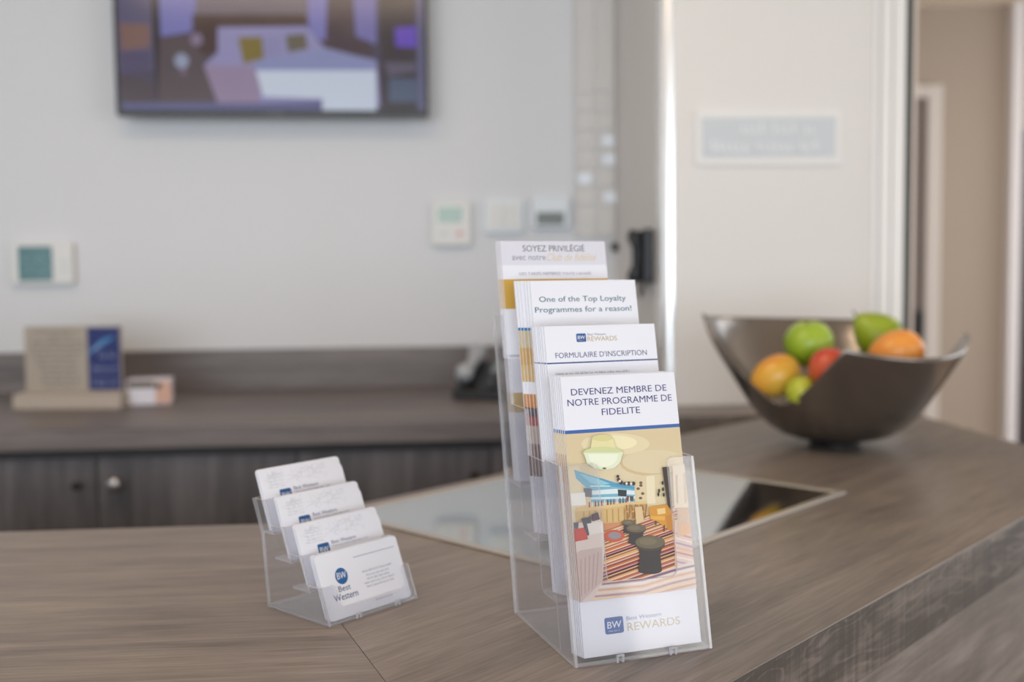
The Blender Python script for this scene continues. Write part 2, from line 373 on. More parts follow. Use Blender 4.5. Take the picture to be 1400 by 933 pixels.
lh = thing('leaflet_holder', 'tall clear acrylic four-tier leaflet holder standing on the counter by the glass inset', 'leaflet holder', HM)
HW, TH = 114.2, 2.2
# (front n at the tier's floor, floor z, lip z)
TIERS = ((0, 0, 144.5), (41.0, 38, 142.5), (80.4, 76, 179-0), (119, 112.3, 217))
side = [(0, 0), (133.5, 0), (184.5, 254), (163, 254), (155.5, 217), (144.3, 217), (136.6, 179), (103, 179), (95.5, 142), (59.5, 142.3), (58, 144.5), (29.4, 144.5)]
for x in (0, HW-TH):
    MB().prism(side, YZ, x, x+TH, 0, 1).done('side_panel', [ACR, ACE], lh)
def plate(name, outline, n0, z0, th=TH): return MB().prism(outline, lean(n0, SL, z0), 0, th, 0, 1).done(name, [ACR, ACE], lh)
plate('front_panel', slotted(HW, 144.5, 32, 91, 56), 0, 0)
for n0, z0, H in ((32.5, 1.5, 141), (70.6-.2, 38, 141), (113, 76, 141)):
    pl = slotted(HW-2*TH, H, 30, 80, 92); plate('divider', [(x+TH, y) for x, y in pl], n0, z0)
plate('back_panel', [(TH, 0), (HW-TH, 0), (HW-TH, 254), (TH, 254)], 131.3, 0)
for a_, b_, z in ((42.5, 70.3, 38), (82.5, 112.6, 76), (122.3, 153.6, 112.3)):
    MB().prism(rounded(TH, a_, HW-TH, b_, .5, 2), XY, z-TH, z, 0, 1).done('shelf', [ACR, ACE], lh)
MB().prism([(TH, 2.4), (HW-TH, 2.4), (HW-TH, 131), (TH, 131)], XY, 0, TH, 0, 1).done('base', [ACR, ACE], lh)
for x in (33, 77):
    MB().box((x, -1.6, 0), (x+1.5, 0, 6)).box((x+4.5, -1.6, 0), (x+6, 0, 6)).box((x, -1.6, 4.6), (x+6, 0, 6)).done('stop_tab', ACE, lh)

# ------------------------------------------------------------------ leaflets
SA = math.radians(12)
def sheet_matrix(a, n, z, tilt=SA, base=None, yaw=HYAW, turn=0):
    base = base or (HX, HY); c, s = math.cos(yaw), math.sin(yaw)
    M = Matrix.Translation((base[0]+(a*c-n*s)/1000, base[1]+(a*s+n*c)/1000, ZC+z/1000)) @ Matrix.Rotation(yaw, 4, 'Z') @ Matrix.Rotation(math.pi/2-tilt, 4, 'X')
    return M @ Matrix.Rotation(turn, 4, 'Z') @ mm
def bw_logo(mb, x0, y0, x1, y1, z, blue, white, rnd=1.6, disc=False, navy=None):
    mb.poly(ell((x0+x1)/2, (y0+y1)/2, (x1-x0)/2, (y1-y0)/2, n=28) if disc else rounded(x0, y0, x1, y1, rnd), z, blue)
    w_, h_ = x1-x0, y1-y0
    put_text(mb, 'BW', x0+.13*w_, y0+.34*h_, x1-.10*w_, y0+.74*h_, z+.05, .03, .06, white)
    if not disc: scribble(mb, x0+.2*w_, y0+.14*h_, x1-.2*w_, y0+.24*h_, z+.05, white, w_*.07)
def leaflet_mesh(name, W, H, th=1.85):
    return MB().box((0, 0, -th), (W, H, 0)).done(name, PAPER)
def bands(parent, W, rows):
    """coloured bands across the sheet, (y0, y1, colour)"""
    b = Flat(); ms = []
    for y0_, y1_, c in rows:
        if c not in ms: ms.append(c)
        b.poly([(0, y0_), (W, y0_), (W, y1_), (0, y1_)], .05, ms.index(c))
    b.done('printed_bands', [ink(c) for c in ms], parent)
def dup(o, M, label=None, group=None):
    c = o.copy(); COL.objects.link(c); c.matrix_world = M
    if label: c['label'] = label
    if group: c['group'] = group
    for ch in o.children:
        k = ch.copy(); COL.objects.link(k); k.parent = c
    return c

# front tier -------------------------------------------------------
LW, LH = 98, 209.8
M4 = sheet_matrix(9.66, 5.46, 4.5)
l4 = leaflet_mesh('leaflet', LW, LH); l4.matrix_world = M4
tag(l4, 'foremost leaflet in the front tier, with a lounge photo below the heading DEVENEZ MEMBRE', 'leaflet', 'leaflets in the acrylic holder')
bands(l4, LW, [(165.9, 168.6, (52, 100, 172))])
hm = (0.14712466, -0.0125531, -7.3, -0.01888048, -0.13136123, 168.6, -6.052e-05, 2.967e-05)
def z4(x, y):
    d_ = hm[6]*x+hm[7]*y+1; return ((hm[0]*x+hm[1]*y+hm[2])/d_, (hm[3]*x+hm[4]*y+hm[5])/d_)
P = Picture(z4, (0, 40.7, LW, 165.9), .05, .012)
A_ = P.area
A_([(-40, -60), (900, -60), (900, 1000), (-40, 1000)], (228, 210, 174))
A_([(-40, -60), (900, -60), (900, 120), (560, 130), (-40, 200)], (222, 202, 162))
A_(ell(330, 70, 190, 60), (234, 218, 178)); A_(ell(330, 62, 120, 40), (246, 234, 190))
A_(ell(545, 178, 190, 72), (212, 190, 146)); A_(ell(548, 168, 182, 66), (228, 210, 172))
A_([(30, 195), (130, 190), (150, 430), (40, 430)], (238, 222, 186))
A_([(100, 212), (180, 240), (335, 285), (435, 300), (438, 392), (195, 395), (188, 330), (112, 262)], (122, 182, 204))
A_([(180, 246), (260, 262), (340, 290), (436, 308), (436, 322), (330, 308), (190, 285)], (88, 160, 194))
A_([(128, 232), (210, 255), (300, 290), (250, 300), (190, 285)], (150, 206, 222))
A_([(190, 330), (330, 318), (436, 330), (436, 352), (340, 345), (195, 352)], (226, 238, 240))
A_([(193, 366), (438, 360), (438, 372), (194, 378)], (216, 234, 238))
A_([(190, 300), (300, 300), (300, 306), (190, 308)], (205, 228, 234))
A_([(152, 313), (198, 318), (200, 366), (156, 362)], (112, 116, 124))
A_([(342, 322), (392, 326), (390, 362), (344, 358)], (52, 56, 62))
A_([(392, 358), (430, 360), (428, 386), (394, 386)], (84, 80, 78))
A_([(440, 250), (590, 235), (612, 420), (445, 400)], (226, 208, 168))
A_([(500, 250), (545, 245), (552, 400), (505, 400)], (240, 226, 192))
for x, y in ((455, 318), (470, 285), (470, 300), (480, 345), (468, 370)): A_(ell(x, y, 10, 8, n=8), (120, 92, 74))
A_([(108, 422), (500, 384), (505, 406), (390, 414), (110, 448)], (228, 196, 140))
A_([(108, 446), (390, 412), (392, 500), (252, 522), (110, 520)], (214, 182, 124))
for k in range(8): A_([(150+k*32, 446-k*3), (156+k*32, 446-k*3), (158+k*32, 512-k*2), (152+k*32, 512-k*2)], (190, 142, 76))
A_([(390, 410), (505, 400), (520, 500), (392, 505)], (210, 176, 122))
for k in range(14):
    x = 180+k*17; y = 422-k*2.2
    A_([(x, y), (x+8, y-1), (x+7, y-26), (x+4, y-34), (x+1, y-26)], [(178, 66, 58), (232, 224, 214), (128, 60, 50), (70, 110, 120)][k % 4])
A_([(76, 344), (158, 338), (166, 408), (72, 414)], (250, 246, 236))
# carpet
A_([(100, 520), (520, 495), (660, 500), (900, 560), (900, 1000), (60, 1000)], (206, 142, 104))
sc = [(112, 66, 66), (226, 168, 108), (236, 214, 188), (186, 106, 80), (228, 192, 168), (136, 84, 86), (214, 120, 56), (236, 208, 186), (150, 70, 60), (204, 150, 150), (76, 40, 52), (226, 178, 128)]
y = 535
for k in range(48):
    h_ = (5, 9, 7, 4, 11, 6, 8)[k % 7]*(.7+.016*k)
    A_([(230, y+30), (680, y-130), (680, y-130+h_*1.0), (230, y+30+h_)], sc[k % 12]); y += h_*1.05
A_(ell(318, 580, 58, 34), (198, 96, 72)); A_(ell(322, 578, 36, 20), (150, 140, 150))
A_([(655, 500), (900, 480), (900, 760), (655, 760)], (224, 192, 176))
for k in range(8): A_([(660, 560+k*26), (800, 600+k*24), (800, 611+k*24), (660, 570+k*26)], [(206, 118, 96), (240, 220, 210), (170, 130, 160), (226, 170, 120)][k % 4])
A_([(245, 838), (520, 806), (670, 748), (800, 700), (900, 690), (900, 1000), (60, 1000)], (226, 206, 196))
for k, c in enumerate(((140, 108, 132), (236, 222, 214), (224, 170, 130), (238, 214, 190), (186, 140, 148), (240, 206, 160), (214, 160, 130))):
    yy = 842+k*17
    A_([(250-k*10, yy), (480, yy-26), (640, yy-76), (800, yy-112), (800, yy-102), (640, yy-62), (480, yy-12), (250-k*10, yy+10)], c)
# armchairs
A_([(512, 418), (612, 404), (632, 430), (636, 520), (596, 532), (560, 500), (518, 486)], (216, 152, 58))
A_([(555, 430), (600, 424), (604, 455), (560, 462)], (240, 206, 140)); A_([(520, 470), (600, 470), (598, 494), (524, 488)], (232, 174, 78))
A_([(604, 470), (650, 450), (655, 560), (610, 540)], (206, 140, 60))
A_([(592, 520), (600, 520), (598, 556), (590, 556)], (110, 70, 40)); A_([(546, 498), (553, 498), (552, 520), (546, 520)], (110, 70, 40))
A_([(668, 410), (740, 400), (748, 560), (668, 590)], (214, 176, 140)); A_([(680, 520), (745, 510), (750, 560), (690, 580)], (228, 170, 110))
for k in range(4):
    x = 382+k*30
    A_([(x, 408), (x+6, 408), (x+14, 488), (x+8, 488)], (168, 106, 60)); A_([(x, 440), (x+26, 436), (x+26, 446), (x, 450)], (206, 160, 100)); A_([(x+22, 405), (x+26, 405), (x+20, 480), (x+15, 480)], (150, 92, 52))
A_([(432, 420), (470, 415), (484, 500), (440, 512)], (224, 196, 150))
A_([(584, 200), (622, 196), (640, 446), (614, 412), (598, 300)], (70, 56, 50))
A_([(640, 188), (735, 182), (745, 420), (650, 425)], (234, 216, 188)); A_([(655, 240), (668, 240), (674, 400), (662, 400)], (206, 180, 146)); A_([(700, 230), (716, 230), (722, 396), (706, 396)], (214, 190, 158))
for x, y in ((586, 286), (588, 322), (592, 352), (566, 330), (562, 350)): A_(ell(x, y, 6, 12, n=8), (54, 48, 48))
for x, y, r_ in ((338, 250, 11), (342, 268, 13), (356, 284, 15), (376, 290, 12), (398, 290, 15), (424, 290, 14)):
    A_(ell(x, y, r_*.75, r_*.8, n=10), (72, 56, 56))
for x, y, r_ in ((348, 276, 7), (386, 290, 7), (411, 291, 7)): A_(ell(x, y, r_, r_, n=10), (232, 226, 214))
# sofa
A_([(58, 520), (130, 505), (240, 488), (256, 520), (262, 660), (254, 830), (120, 960), (40, 960), (40, 620)], (226, 210, 198))
A_([(70, 700), (130, 660), (250, 640), (254, 830), (120, 960), (50, 960)], (206, 182, 174))
for k in range(6): A_([(105+k*24, 720-k*10), (112+k*24, 716-k*10), (120+k*20, 930-k*16), (112+k*20, 930-k*14)], (188, 158, 152))
A_([(60, 552), (158, 530), (172, 598), (80, 616)], (206, 62, 52)); A_([(40, 556), (80, 545), (90, 612), (50, 606)], (150, 60, 62))
A_([(134, 484), (190, 472), (192, 560), (170, 580), (150, 535)], (66, 66, 82)); A_([(190, 462), (226, 448), (238, 488), (196, 500)], (74, 46, 62))
A_([(166, 512), (254, 498), (258, 560), (180, 574)], (238, 228, 218)); A_([(50, 510), (120, 505), (118, 540), (52, 545)], (84, 88, 108))
# drum stools
def drum(cx, cy_, rx, ry, hb, waist):
    b = [(cx-rx*.86, cy_+ry*.4), (cx-waist, cy_+hb*.45), (cx-rx*.80, cy_+hb)] + [(cx+rx*.80*math.cos(t), cy_+hb+ry*.6*math.sin(t)) for t in [math.pi*(1-k/8) for k in range(9)]] + [(cx+rx*.80, cy_+hb), (cx+waist, cy_+hb*.45), (cx+rx*.86, cy_+ry*.4)]
    A_(b, (66, 60, 62)); A_(ell(cx, cy_+ry*.35, rx, ry, n=24), (78, 70, 66)); A_(ell(cx, cy_, rx, ry, n=24), (112, 102, 84)); A_(ell(cx-rx*.15, cy_-ry*.1, rx*.6, ry*.55, n=20), (126, 114, 92))
drum(397, 505, 36, 14, 52, 26); drum(438, 537, 54, 22, 78, 38); drum(515, 614, 82, 36, 156, 56)
# chandelier
A_([(195, 40), (308, 34), (330, 120), (180, 130)], (236, 226, 170)); A_(ell(250, 38, 58, 18), (222, 214, 150))
A_(ell(256, 120, 112, 34, n=24), (214, 218, 160)); A_([(148, 120), (364, 118), (350, 172), (316, 204), (262, 214), (206, 204), (166, 176)], (232, 238, 208))
A_([(172, 128), (340, 126), (330, 165), (300, 190), (262, 198), (214, 190), (184, 168)], (244, 248, 222)); A_(ell(262, 206, 12, 6, n=8), (120, 120, 80))
P.done('lounge_photo', P.mats, l4)['label'] = 'printed photo of a lounge with striped carpet and drum stools'
T = Flat(); zt = .1
put_text(T, 'DEVENEZ MEMBRE DE', 7.8, 195.2, 89.7, 200.2, zt, .012); put_text(T, 'NOTRE PROGRAMME DE', 4.1, 187.0, 93.5, 192.2, zt, .012); put_text(T, 'FIDELITE', 32, 178.8, 64.8, 183.8, zt, .012)
T.done('heading', ink(NAVY), l4)
T = Flat(); bw_logo(T, 18.6, 14.9, 34, 27.0, .05, 0, 1); T.done('logo', [ink((70, 106, 168)), PAPER], l4)
T = Flat(); put_text(T, 'Best Western', 36.8, 23.3, 66.1, 26.2, .05); T.done('brand_line', ink((112, 124, 170)), l4)
T = Flat(); put_text(T, 'REWARDS', 36.9, 15.3, 81.5, 21.3, .05, .008); T.done('brand_word', ink((206, 190, 150)), l4)
# those behind it
plain = leaflet_mesh('leaflet', LW, LH); plain.matrix_world = sheet_matrix(8.9, 7.55, 4.5)
tag(plain, 'white leaflet standing behind the foremost lounge-photo leaflet in the front tier', 'leaflet', 'leaflets behind the front tier leaflet')
bands(plain, LW, [(165.9, 168.6, (52, 100, 172)), (150, 165.9, (226, 202, 150)), (128, 150, (196, 160, 110)), (41, 128, (206, 176, 150))])
for k in range(1, 6): dup(plain, sheet_matrix(8.9-k*.7, 7.55+k*2.05, 4.5, turn=random.uniform(-.002, .002)))

# second tier ------------------------------------------------------
M3 = sheet_matrix(11.8, 44.5, 40)
l3 = leaflet_mesh('leaflet', 98.5, 211.5); l3.matrix_world = M3
tag(l3, 'white leaflet headed FORMULAIRE with a navy line, second tier from the front', 'leaflet', 'leaflets in the acrylic holder')
bands(l3, 98.5, [(180.9, 182.0, (48, 62, 128))])
T = Flat(); bw_logo(T, 27.3, 198.0, 35.8, 205, .05, 0, 1, 1); T.done('logo', [ink((44, 92, 152)), PAPER], l3)
T = Flat(); put_text(T, 'Best Western', 37.4, 203.1, 53.4, 205, .05); T.done('brand_line', ink((96, 100, 124)), l3)
T = Flat(); put_text(T, 'REWARDS', 36.9, 198.4, 63.3, 202.3, .05, .02); T.done('brand_word', ink(GOLD), l3)
T = Flat(); put_text(T, "FORMULAIRE D'INSCRIPTION", 7.8, 185.4, 89.1, 190, .05, .01); T.done('heading', ink((86, 84, 130)), l3)
T = Flat(); scribble(T, 6.6, 172.2, 72.1, 174.2, .05, 0, 1.1); T.done('small_print', ink((130, 130, 150)), l3)
p3 = leaflet_mesh('leaflet', 98.5, 211); p3.matrix_world = sheet_matrix(10.4, 46.6, 40)
tag(p3, 'white leaflet standing behind the one headed FORMULAIRE in the second tier', 'leaflet', 'leaflets behind the second tier leaflet')
bands(p3, 98.5, [(180.9, 182.0, (48, 62, 128))])
for k in range(1, 6): dup(p3, sheet_matrix(10.4-k*.9, 46.6+k*2.1, 40, turn=random.uniform(-.002, .002)))

# third tier -------------------------------------------------------
M2 = sheet_matrix(14.7, 83.7, 78.5)
l2 = leaflet_mesh('leaflet', 97, 209.5); l2.matrix_world = M2
tag(l2, 'white leaflet headed One of the Top Loyalty Programmes in teal, third tier from the front', 'leaflet', 'leaflets in the acrylic holder')
rows2 = [(167.2, 169.6, (38, 120, 182)), (152.5, 167.2, (206, 192, 160)), (138, 152.5, (206, 164, 96)), (124, 138, (212, 180, 122)), (102.5, 113.8, (206, 140, 84)), (95, 102.5, (72, 56, 72)), (87.5, 95, (172, 62, 58)), (72.5, 87.5, (196, 176, 158)), (46, 72.5, (132, 104, 98))]
bands(l2, 97, rows2)
T = Flat(); put_text(T, 'One of the Top Loyalty', 6.7, 189.9, 86.5, 196, .05, .016); put_text(T, 'Programmes for a reason!', 2.3, 180.9, 91.1, 187.1, .05, .016); T.done('heading', ink(TEAL), l2)
p2 = leaflet_mesh('leaflet', 97, 209.5); p2.matrix_world = sheet_matrix(12.8, 85.8, 78.5)
tag(p2, 'white leaflet standing behind the teal-lettered one in the third tier', 'leaflet', 'leaflets behind the third tier leaflet')
bands(p2, 97, rows2)
for k in range(1, 5): dup(p2, sheet_matrix(12.8-k*2.0, 85.8+k*2.1, 78.5, turn=random.uniform(-.002, .002)))

# back tier --------------------------------------------------------
M1 = sheet_matrix(4.2, 129.3, 114.5)
l1 = leaflet_mesh('leaflet', 99.5, 208.3); l1.matrix_world = M1
tag(l1, 'tall leaflet with lilac head reading SOYEZ PRIVILÉGIÉ over a gold band, topmost tier', 'leaflet', 'leaflets in the acrylic holder')
rows1 = [(186.7, 208.2, (226, 224, 234)), (148, 174.2, (212, 168, 74)), (106, 108, (200, 200, 214)), (58, 75, (204, 172, 104))]
bands(l1, 99.5, rows1)
T = Flat(); put_text(T, 'SOYEZ PRIVILÉGIÉ', 20.1, 198.9, 79.3, 206, .1, .012); T.done('heading', ink((112, 112, 122)), l1)
T = Flat(); put_text(T, 'avec notre', 9.6, 191.2, 41.0, 195.6, .1); T.done('subheading', ink((138, 136, 152)), l1)
T = Flat(); put_text(T, 'Club de fidélité', 42.2, 190.4, 90.4, 197.2, .1, 0, .45); T.done('script_word', ink((222, 202, 166)), l1)
T = Flat(); put_text(T, 'DES TARIFS MEMBRES', 15.2, 177.6, 54, 180.3, .1, .015); put_text(T, "TOUTE L'ANNÉE", 55.5, 177.6, 83.5, 180.6, .1); T.done('small_print', ink((158, 156, 168)), l1)
p1 = leaflet_mesh('leaflet', 99.5, 208.3); p1.matrix_world = sheet_matrix(3.6, 131.4, 114.5)
tag(p1, 'leaflet standing behind the SOYEZ PRIVILÉGIÉ leaflet in the topmost tier', 'leaflet', 'leaflets behind the topmost tier leaflet')
bands(p1, 99.5, rows1)
for k in range(1, 4): dup(p1, sheet_matrix(3.6-k*.3, 131.4+k*2.1, 114.5))

# ------------------------------------------------------------------ card holder
CX, CY, CYAW = -.1522, .8265, .8521
CM = Matrix.Translation((CX, CY, ZC+.0004)) @ Matrix.Rotation(CYAW, 4, 'Z') @ mm
ch = thing('card_holder', 'small clear acrylic four-tier card holder left of the tall leaflet holder', 'card holder', CM)
CW, CT, CS = 99.5, 1.8, .40
CTI = ((0, 0, 29.5), (27, 22.5, 52), (51.5, 43.5, 73), (76, 64.5, 94))
prof = [(0, 0), (85.6, 0), (92.5, 64), (105, 93.5), (89.5, 94), (80, 72.8), (64, 73), (55, 52), (39.5, 52), (30, 29.5), (11.8, 29.5)]
for x in (0, CW-CT): MB().prism(prof, YZ, x, x+CT, 0, 1).done('side_panel', [ACR, ACE], ch)
for k, (n0, z0, z1) in enumerate(CTI):
    ol = slotted(CW if k == 0 else CW-2*CT, z1-z0, 16, 90.5, 11.5, 5, 3)
    off = 0 if k == 0 else CT
    MB().prism([(x+off, y) for x, y in ol], lean(n0, CS, z0), 0, CT, 0, 1).done('front_panel' if k == 0 else 'divider', [ACR, ACE], ch)
    if k:
        n1 = (CTI[k+1][0]+1.2 if k < 3 else 93.3)
        MB().prism([(CT, n0+CT+.1), (CW-CT, n0+CT+.1), (CW-CT, n1-1.6), (CT, n1-1.6)], XY, z0, z0+CT, 0, 1).done('shelf', [ACR, ACE], ch)
MB().prism([(CT, CT+.2), (CW-CT, CT+.2), (CW-CT, 84), (CT, 84)], XY, 0, CT, 0, 1).done('base', [ACR, ACE], ch)
MB().prism([(CT, 0), (CW-CT, 0), (CW-CT, 29.2), (CT, 29.2)], lean(92.4-CT, CS, 64.5), 0, CT, 0, 1).done('back_panel', [ACR, ACE], ch)
MB().prism([(CT, CT+.1), (CW-CT, CT+.1), (CW-CT, 64.3), (CT, 64.3)], lean(85.4-CT, .107, 0), 0, CT, 0, 1).done('back_leg', [ACR, ACE], ch)
for x in (28, 72): MB().box((x, -1.4, 0), (x+1.4, 0, 4.5)).box((x+4, -1.4, 0), (x+5.4, 0, 4.5)).box((x, -1.4, 3.2), (x+5.4, 0, 4.5)).done('stop_tab', ACE, ch)
CA = math.atan(CS)
def cmat(a, n, z, turn=0): return sheet_matrix(a, n, z, CA, (CX, CY), CYAW, turn)
KW, KH = 92, 56
def card_outline(cut):
    p = rounded(0, 0, KW, KH, 3.2, 4)
    if cut: p = [q_ for q_ in p if not (q_[0] > KW/2 and q_[1] > KH/2)][:10] + [(KW, KH-11), (KW-1.2, KH-7), (KW-4, KH-4.6), (KW-16, KH-.2), (KW-19, KH)] + rounded(0, 0, KW, KH, 3.2, 4)[15:]
    return p
def card_mesh(cut=False, th=1.0):
    return MB().prism(card_outline(cut), XY, -th, 0).done('business_card', mat('card_stock', (228, 228, 235), .4))
c4 = card_mesh(); c4.matrix_world = cmat(3.6, 3.6, 2.6)
tag(c4, 'white business card with a round blue badge, front tier of the small holder', 'business card', 'cards in the small holder')
T = Flat(); bw_logo(T, 16.2, 27.2, 29.4, 41.2, .05, 0, 1, disc=True); T.done('logo', [ink((30, 96, 158)), PAPER], c4)
T = Flat(); put_text(T, 'Best', 16.3, 21.7, 29.3, 26.4, .05, .02); put_text(T, 'Western', 9.5, 14.6, 35.2, 20.2, .05, .02); T.done('brand_word', ink((44, 56, 104)), c4)
T = Flat(); T.poly([(39.6, 46.4), (87, 46.4), (87, 46.9), (39.6, 46.9)], .05)
for i, (a_, b_, c_) in enumerate(((45.4, 79.7, 32), (49, 74.5, 28.4), (48.5, 74.8, 25.2), (44.4, 78.8, 22), (46.3, 77.1, 18.8), (51.8, 71.7, 6))): scribble(T, a_, c_, b_, c_+(2.2 if i == 0 else 1.8), .05, 0, 1.05)
T.done('small_print', ink((128, 130, 160)), c4)
pc = card_mesh(); pc.matrix_world = cmat(3.4, 5.9, 2.6)
tag(pc, 'plain white card stacked behind the round-badge card in the front tier', 'business card', 'cards behind the front tier card')
dup(pc, cmat(3.3, 8.2, 2.6))
def map_card(label):
    c = card_mesh(True); tag(c, label, 'business card', 'cards in the small holder')
    r = random.Random(9); T = Flat()
    for _ in range(44):                                       # faint street-map lines
        x, y = r.uniform(6, 80), r.uniform(38, KH-4); a = r.uniform(0, 3.14); pts = []
        for _k in range(6):
            pts.append((x, y)); x += 3.2*math.cos(a); y += 3.2*math.sin(a); a += r.uniform(-.7, .7)
        for q0, q1 in zip(pts, pts[1:]):
            if not all(3 < q_[0] < KW-18 and 37 < q_[1] < KH-2 for q_ in (q0, q1)): continue
            dx, dy = q1[0]-q0[0], q1[1]-q0[1]; l_ = math.hypot(dx, dy); nx, ny = -dy/l_*.11, dx/l_*.11
            T.poly([(q0[0]+nx, q0[1]+ny), (q0[0]-nx, q0[1]-ny), (q1[0]-nx, q1[1]-ny), (q1[0]+nx, q1[1]+ny)], .05)
    for k in range(5): scribble(T, 8, 38+k*2.8, 26, 39.2+k*2.8, .05, 0, 1.3, r)
    T.done('map_print', ink((206, 205, 212)), c)
    T = Flat(); bw_logo(T, 17.3, 23.5, 29.7, 35.6, .05, 0, 1, 1.6); T.done('logo', [ink((24, 88, 150)), PAPER], c)
    T = Flat(); put_text(T, 'Best Western', 33, 33.0, 60, 36.2, .05, .02); scribble(T, 33, 30.6, 74, 31.8, .05, 0, 1.0); T.done('brand_word', ink((96, 104, 140)), c)
    return c
for k, (a_, n_, z_, lab) in enumerate(((4.6, 29.8, 24.8, 'white map-patterned card in the second tier, right behind the round-badge card'), (3.8, 54.2, 45.8, 'white map-patterned card in the third tier from the front of the small holder'), (2.2, 78.8, 66.8, 'white map-patterned card in the topmost back tier of the small holder'))):
    if k == 0: mc = map_card(lab); c = mc; c.matrix_world = cmat(a_, n_, z_)
    else: c = dup(mc, cmat(a_, n_, z_), lab)
    wh = ('second', 'third', 'topmost')[k]
    for j in range(2):
        p = dup(pc, cmat(a_-.1-j*.15, n_+1.6+j*1.4, z_), 'plain white card stacked behind the map-patterned card in the %s tier' % wh, 'cards behind the %s tier card' % wh)

# ------------------------------------------------------------------ fruit bowl
BC = (.541, 1.705)
BM = Matrix.Translation((BC[0], BC[1], ZC+.0003))
bowl = thing('fruit_bowl', 'dark metal fruit bowl with a wavy four-pointed rim on the counter', 'bowl', BM)
PROF = [(.0, .009), (.041, .010), (.066, .0145), (.09, .022), (.110, .035), (.127, .051), (.142, .071), (.156, .093), (.173, .12), (.190, .148), (.203, .172), (.212, .193), (.221, .222), (.226, .24)]
def prof_r(z):
    for (ra, za), (rb, zb) in zip(PROF, PROF[1:]):
        if z <= zb: return ra+(rb-ra)*(z-za)/(zb-za)
    return PROF[-1][0]
TIPS = [(-104, .176), (-7, .187), (64.5, .203), (176, .2225), (256, .176)]
DIPS = [(.022, 2.0), (.115, 1.7), (.004, 2), (.117, 1.75)]
NS, NT = 30, 30
rim = []
for (a0, za), (a1, zb), (D, pw) in zip(TIPS, TIPS[1:], DIPS):
    for k in range(NS):
        u = k/NS; rim.append((math.radians(a0+(a1-a0)*u), za+(zb-za)*u-D*(1-abs(2*u-1)**pw)))
NR = len(rim); vs = []; fs = []; THK = .0035
for side_ in (0, 1):
    for j in range(NT+1):
        t_ = (j/NT)**1.25
        for a, zr in rim:
            s_ = t_; zz = .0095+(zr-.0095)*s_; r = prof_r(zz)
            if j == 0: r = .0
            if side_: 
                zi = zz+THK*(1-j/NT*.9); ri = max(0, prof_r(zz)-THK*(.3+.7*j/NT)) if j else 0
                vs.append((ri*math.cos(a), ri*math.sin(a), zi))
            else: vs.append((r*math.cos(a), r*math.sin(a), zz))
S = (NT+1)*NR
for j in range(NT):
    for k in range(NR):
        a, b, c, d = j*NR+k, j*NR+(k+1) % NR, (j+1)*NR+(k+1) % NR, (j+1)*NR+k
        fs.append((a, b, c, d)); fs.append((S+d, S+c, S+b, S+a))
for k in range(NR): fs.append((NT*NR+k, NT*NR+(k+1) % NR, S+NT*NR+(k+1) % NR, S+NT*NR+k))
bb = MB(); bb.add(vs, fs)
def metal(name, c, rough):
    m = mat(name, c, rough, .92); n = m.node_tree; b = n.nodes['Principled BSDF']; b.inputs['Anisotropic'].default_value = .3; return m
bo = bb.done('bowl_body', metal('bowl_metal', (142, 136, 131), .22), bowl)
bmm = bmesh.new(); bmm.from_mesh(bo.data); bmesh.ops.remove_doubles(bmm, verts=bmm.verts, dist=.00005)
bmesh.ops.dissolve_degenerate(bmm, edges=bmm.edges, dist=.00002); bmesh.ops.recalc_face_normals(bmm, faces=bmm.faces); bmm.to_mesh(bo.data); bmm.free()
bo.data.polygons.foreach_set('use_smooth', [True]*len(bo.data.polygons))
MB().lathe([(.036, 0), (.0425, .0005), (.0432, .004), (.041, .0098), (.03, .0098)], 40).done('foot', mat('bowl_foot', (44, 42, 42), .4, .6), bowl, smooth=True)

def fruit_mat(name, c0, c1, c2, scale=9, axis=(0, 0, 1)):
    m = bpy.data.materials.new(name); m.use_nodes = True; n = m.node_tree; b = n.nodes['Principled BSDF']; N = n.nodes.new; L = n.links.new
    tc = N('ShaderNodeTexCoord'); no = N('ShaderNodeTexNoise'); no.inputs['Scale'].default_value = scale; no.inputs['Detail'].default_value = 3; L(tc.outputs['Object'], no.inputs['Vector'])
    dt = N('ShaderNodeVectorMath'); dt.operation = 'DOT_PRODUCT'; dt.inputs[1].default_value = [10*x for x in axis]; L(tc.outputs['Object'], dt.inputs[0])
    ad = N('ShaderNodeMath'); ad.operation = 'ADD'; L(no.outputs['Fac'], ad.inputs[0]); L(dt.outputs['Value'], ad.inputs[1])
    cr = N('ShaderNodeValToRGB'); L(ad.outputs[0], cr.inputs[0]); e = cr.color_ramp.elements
    e[0].position = .2; e[0].color = lin(c0); e[1].position = .85; e[1].color = lin(c2); k = e.new(.5); k.color = lin(c1)
    L(cr.outputs[0], b.inputs['Base Color']); b.inputs['Roughness'].default_value = .32; b.inputs['Subsurface Weight'].default_value = .05
    return m
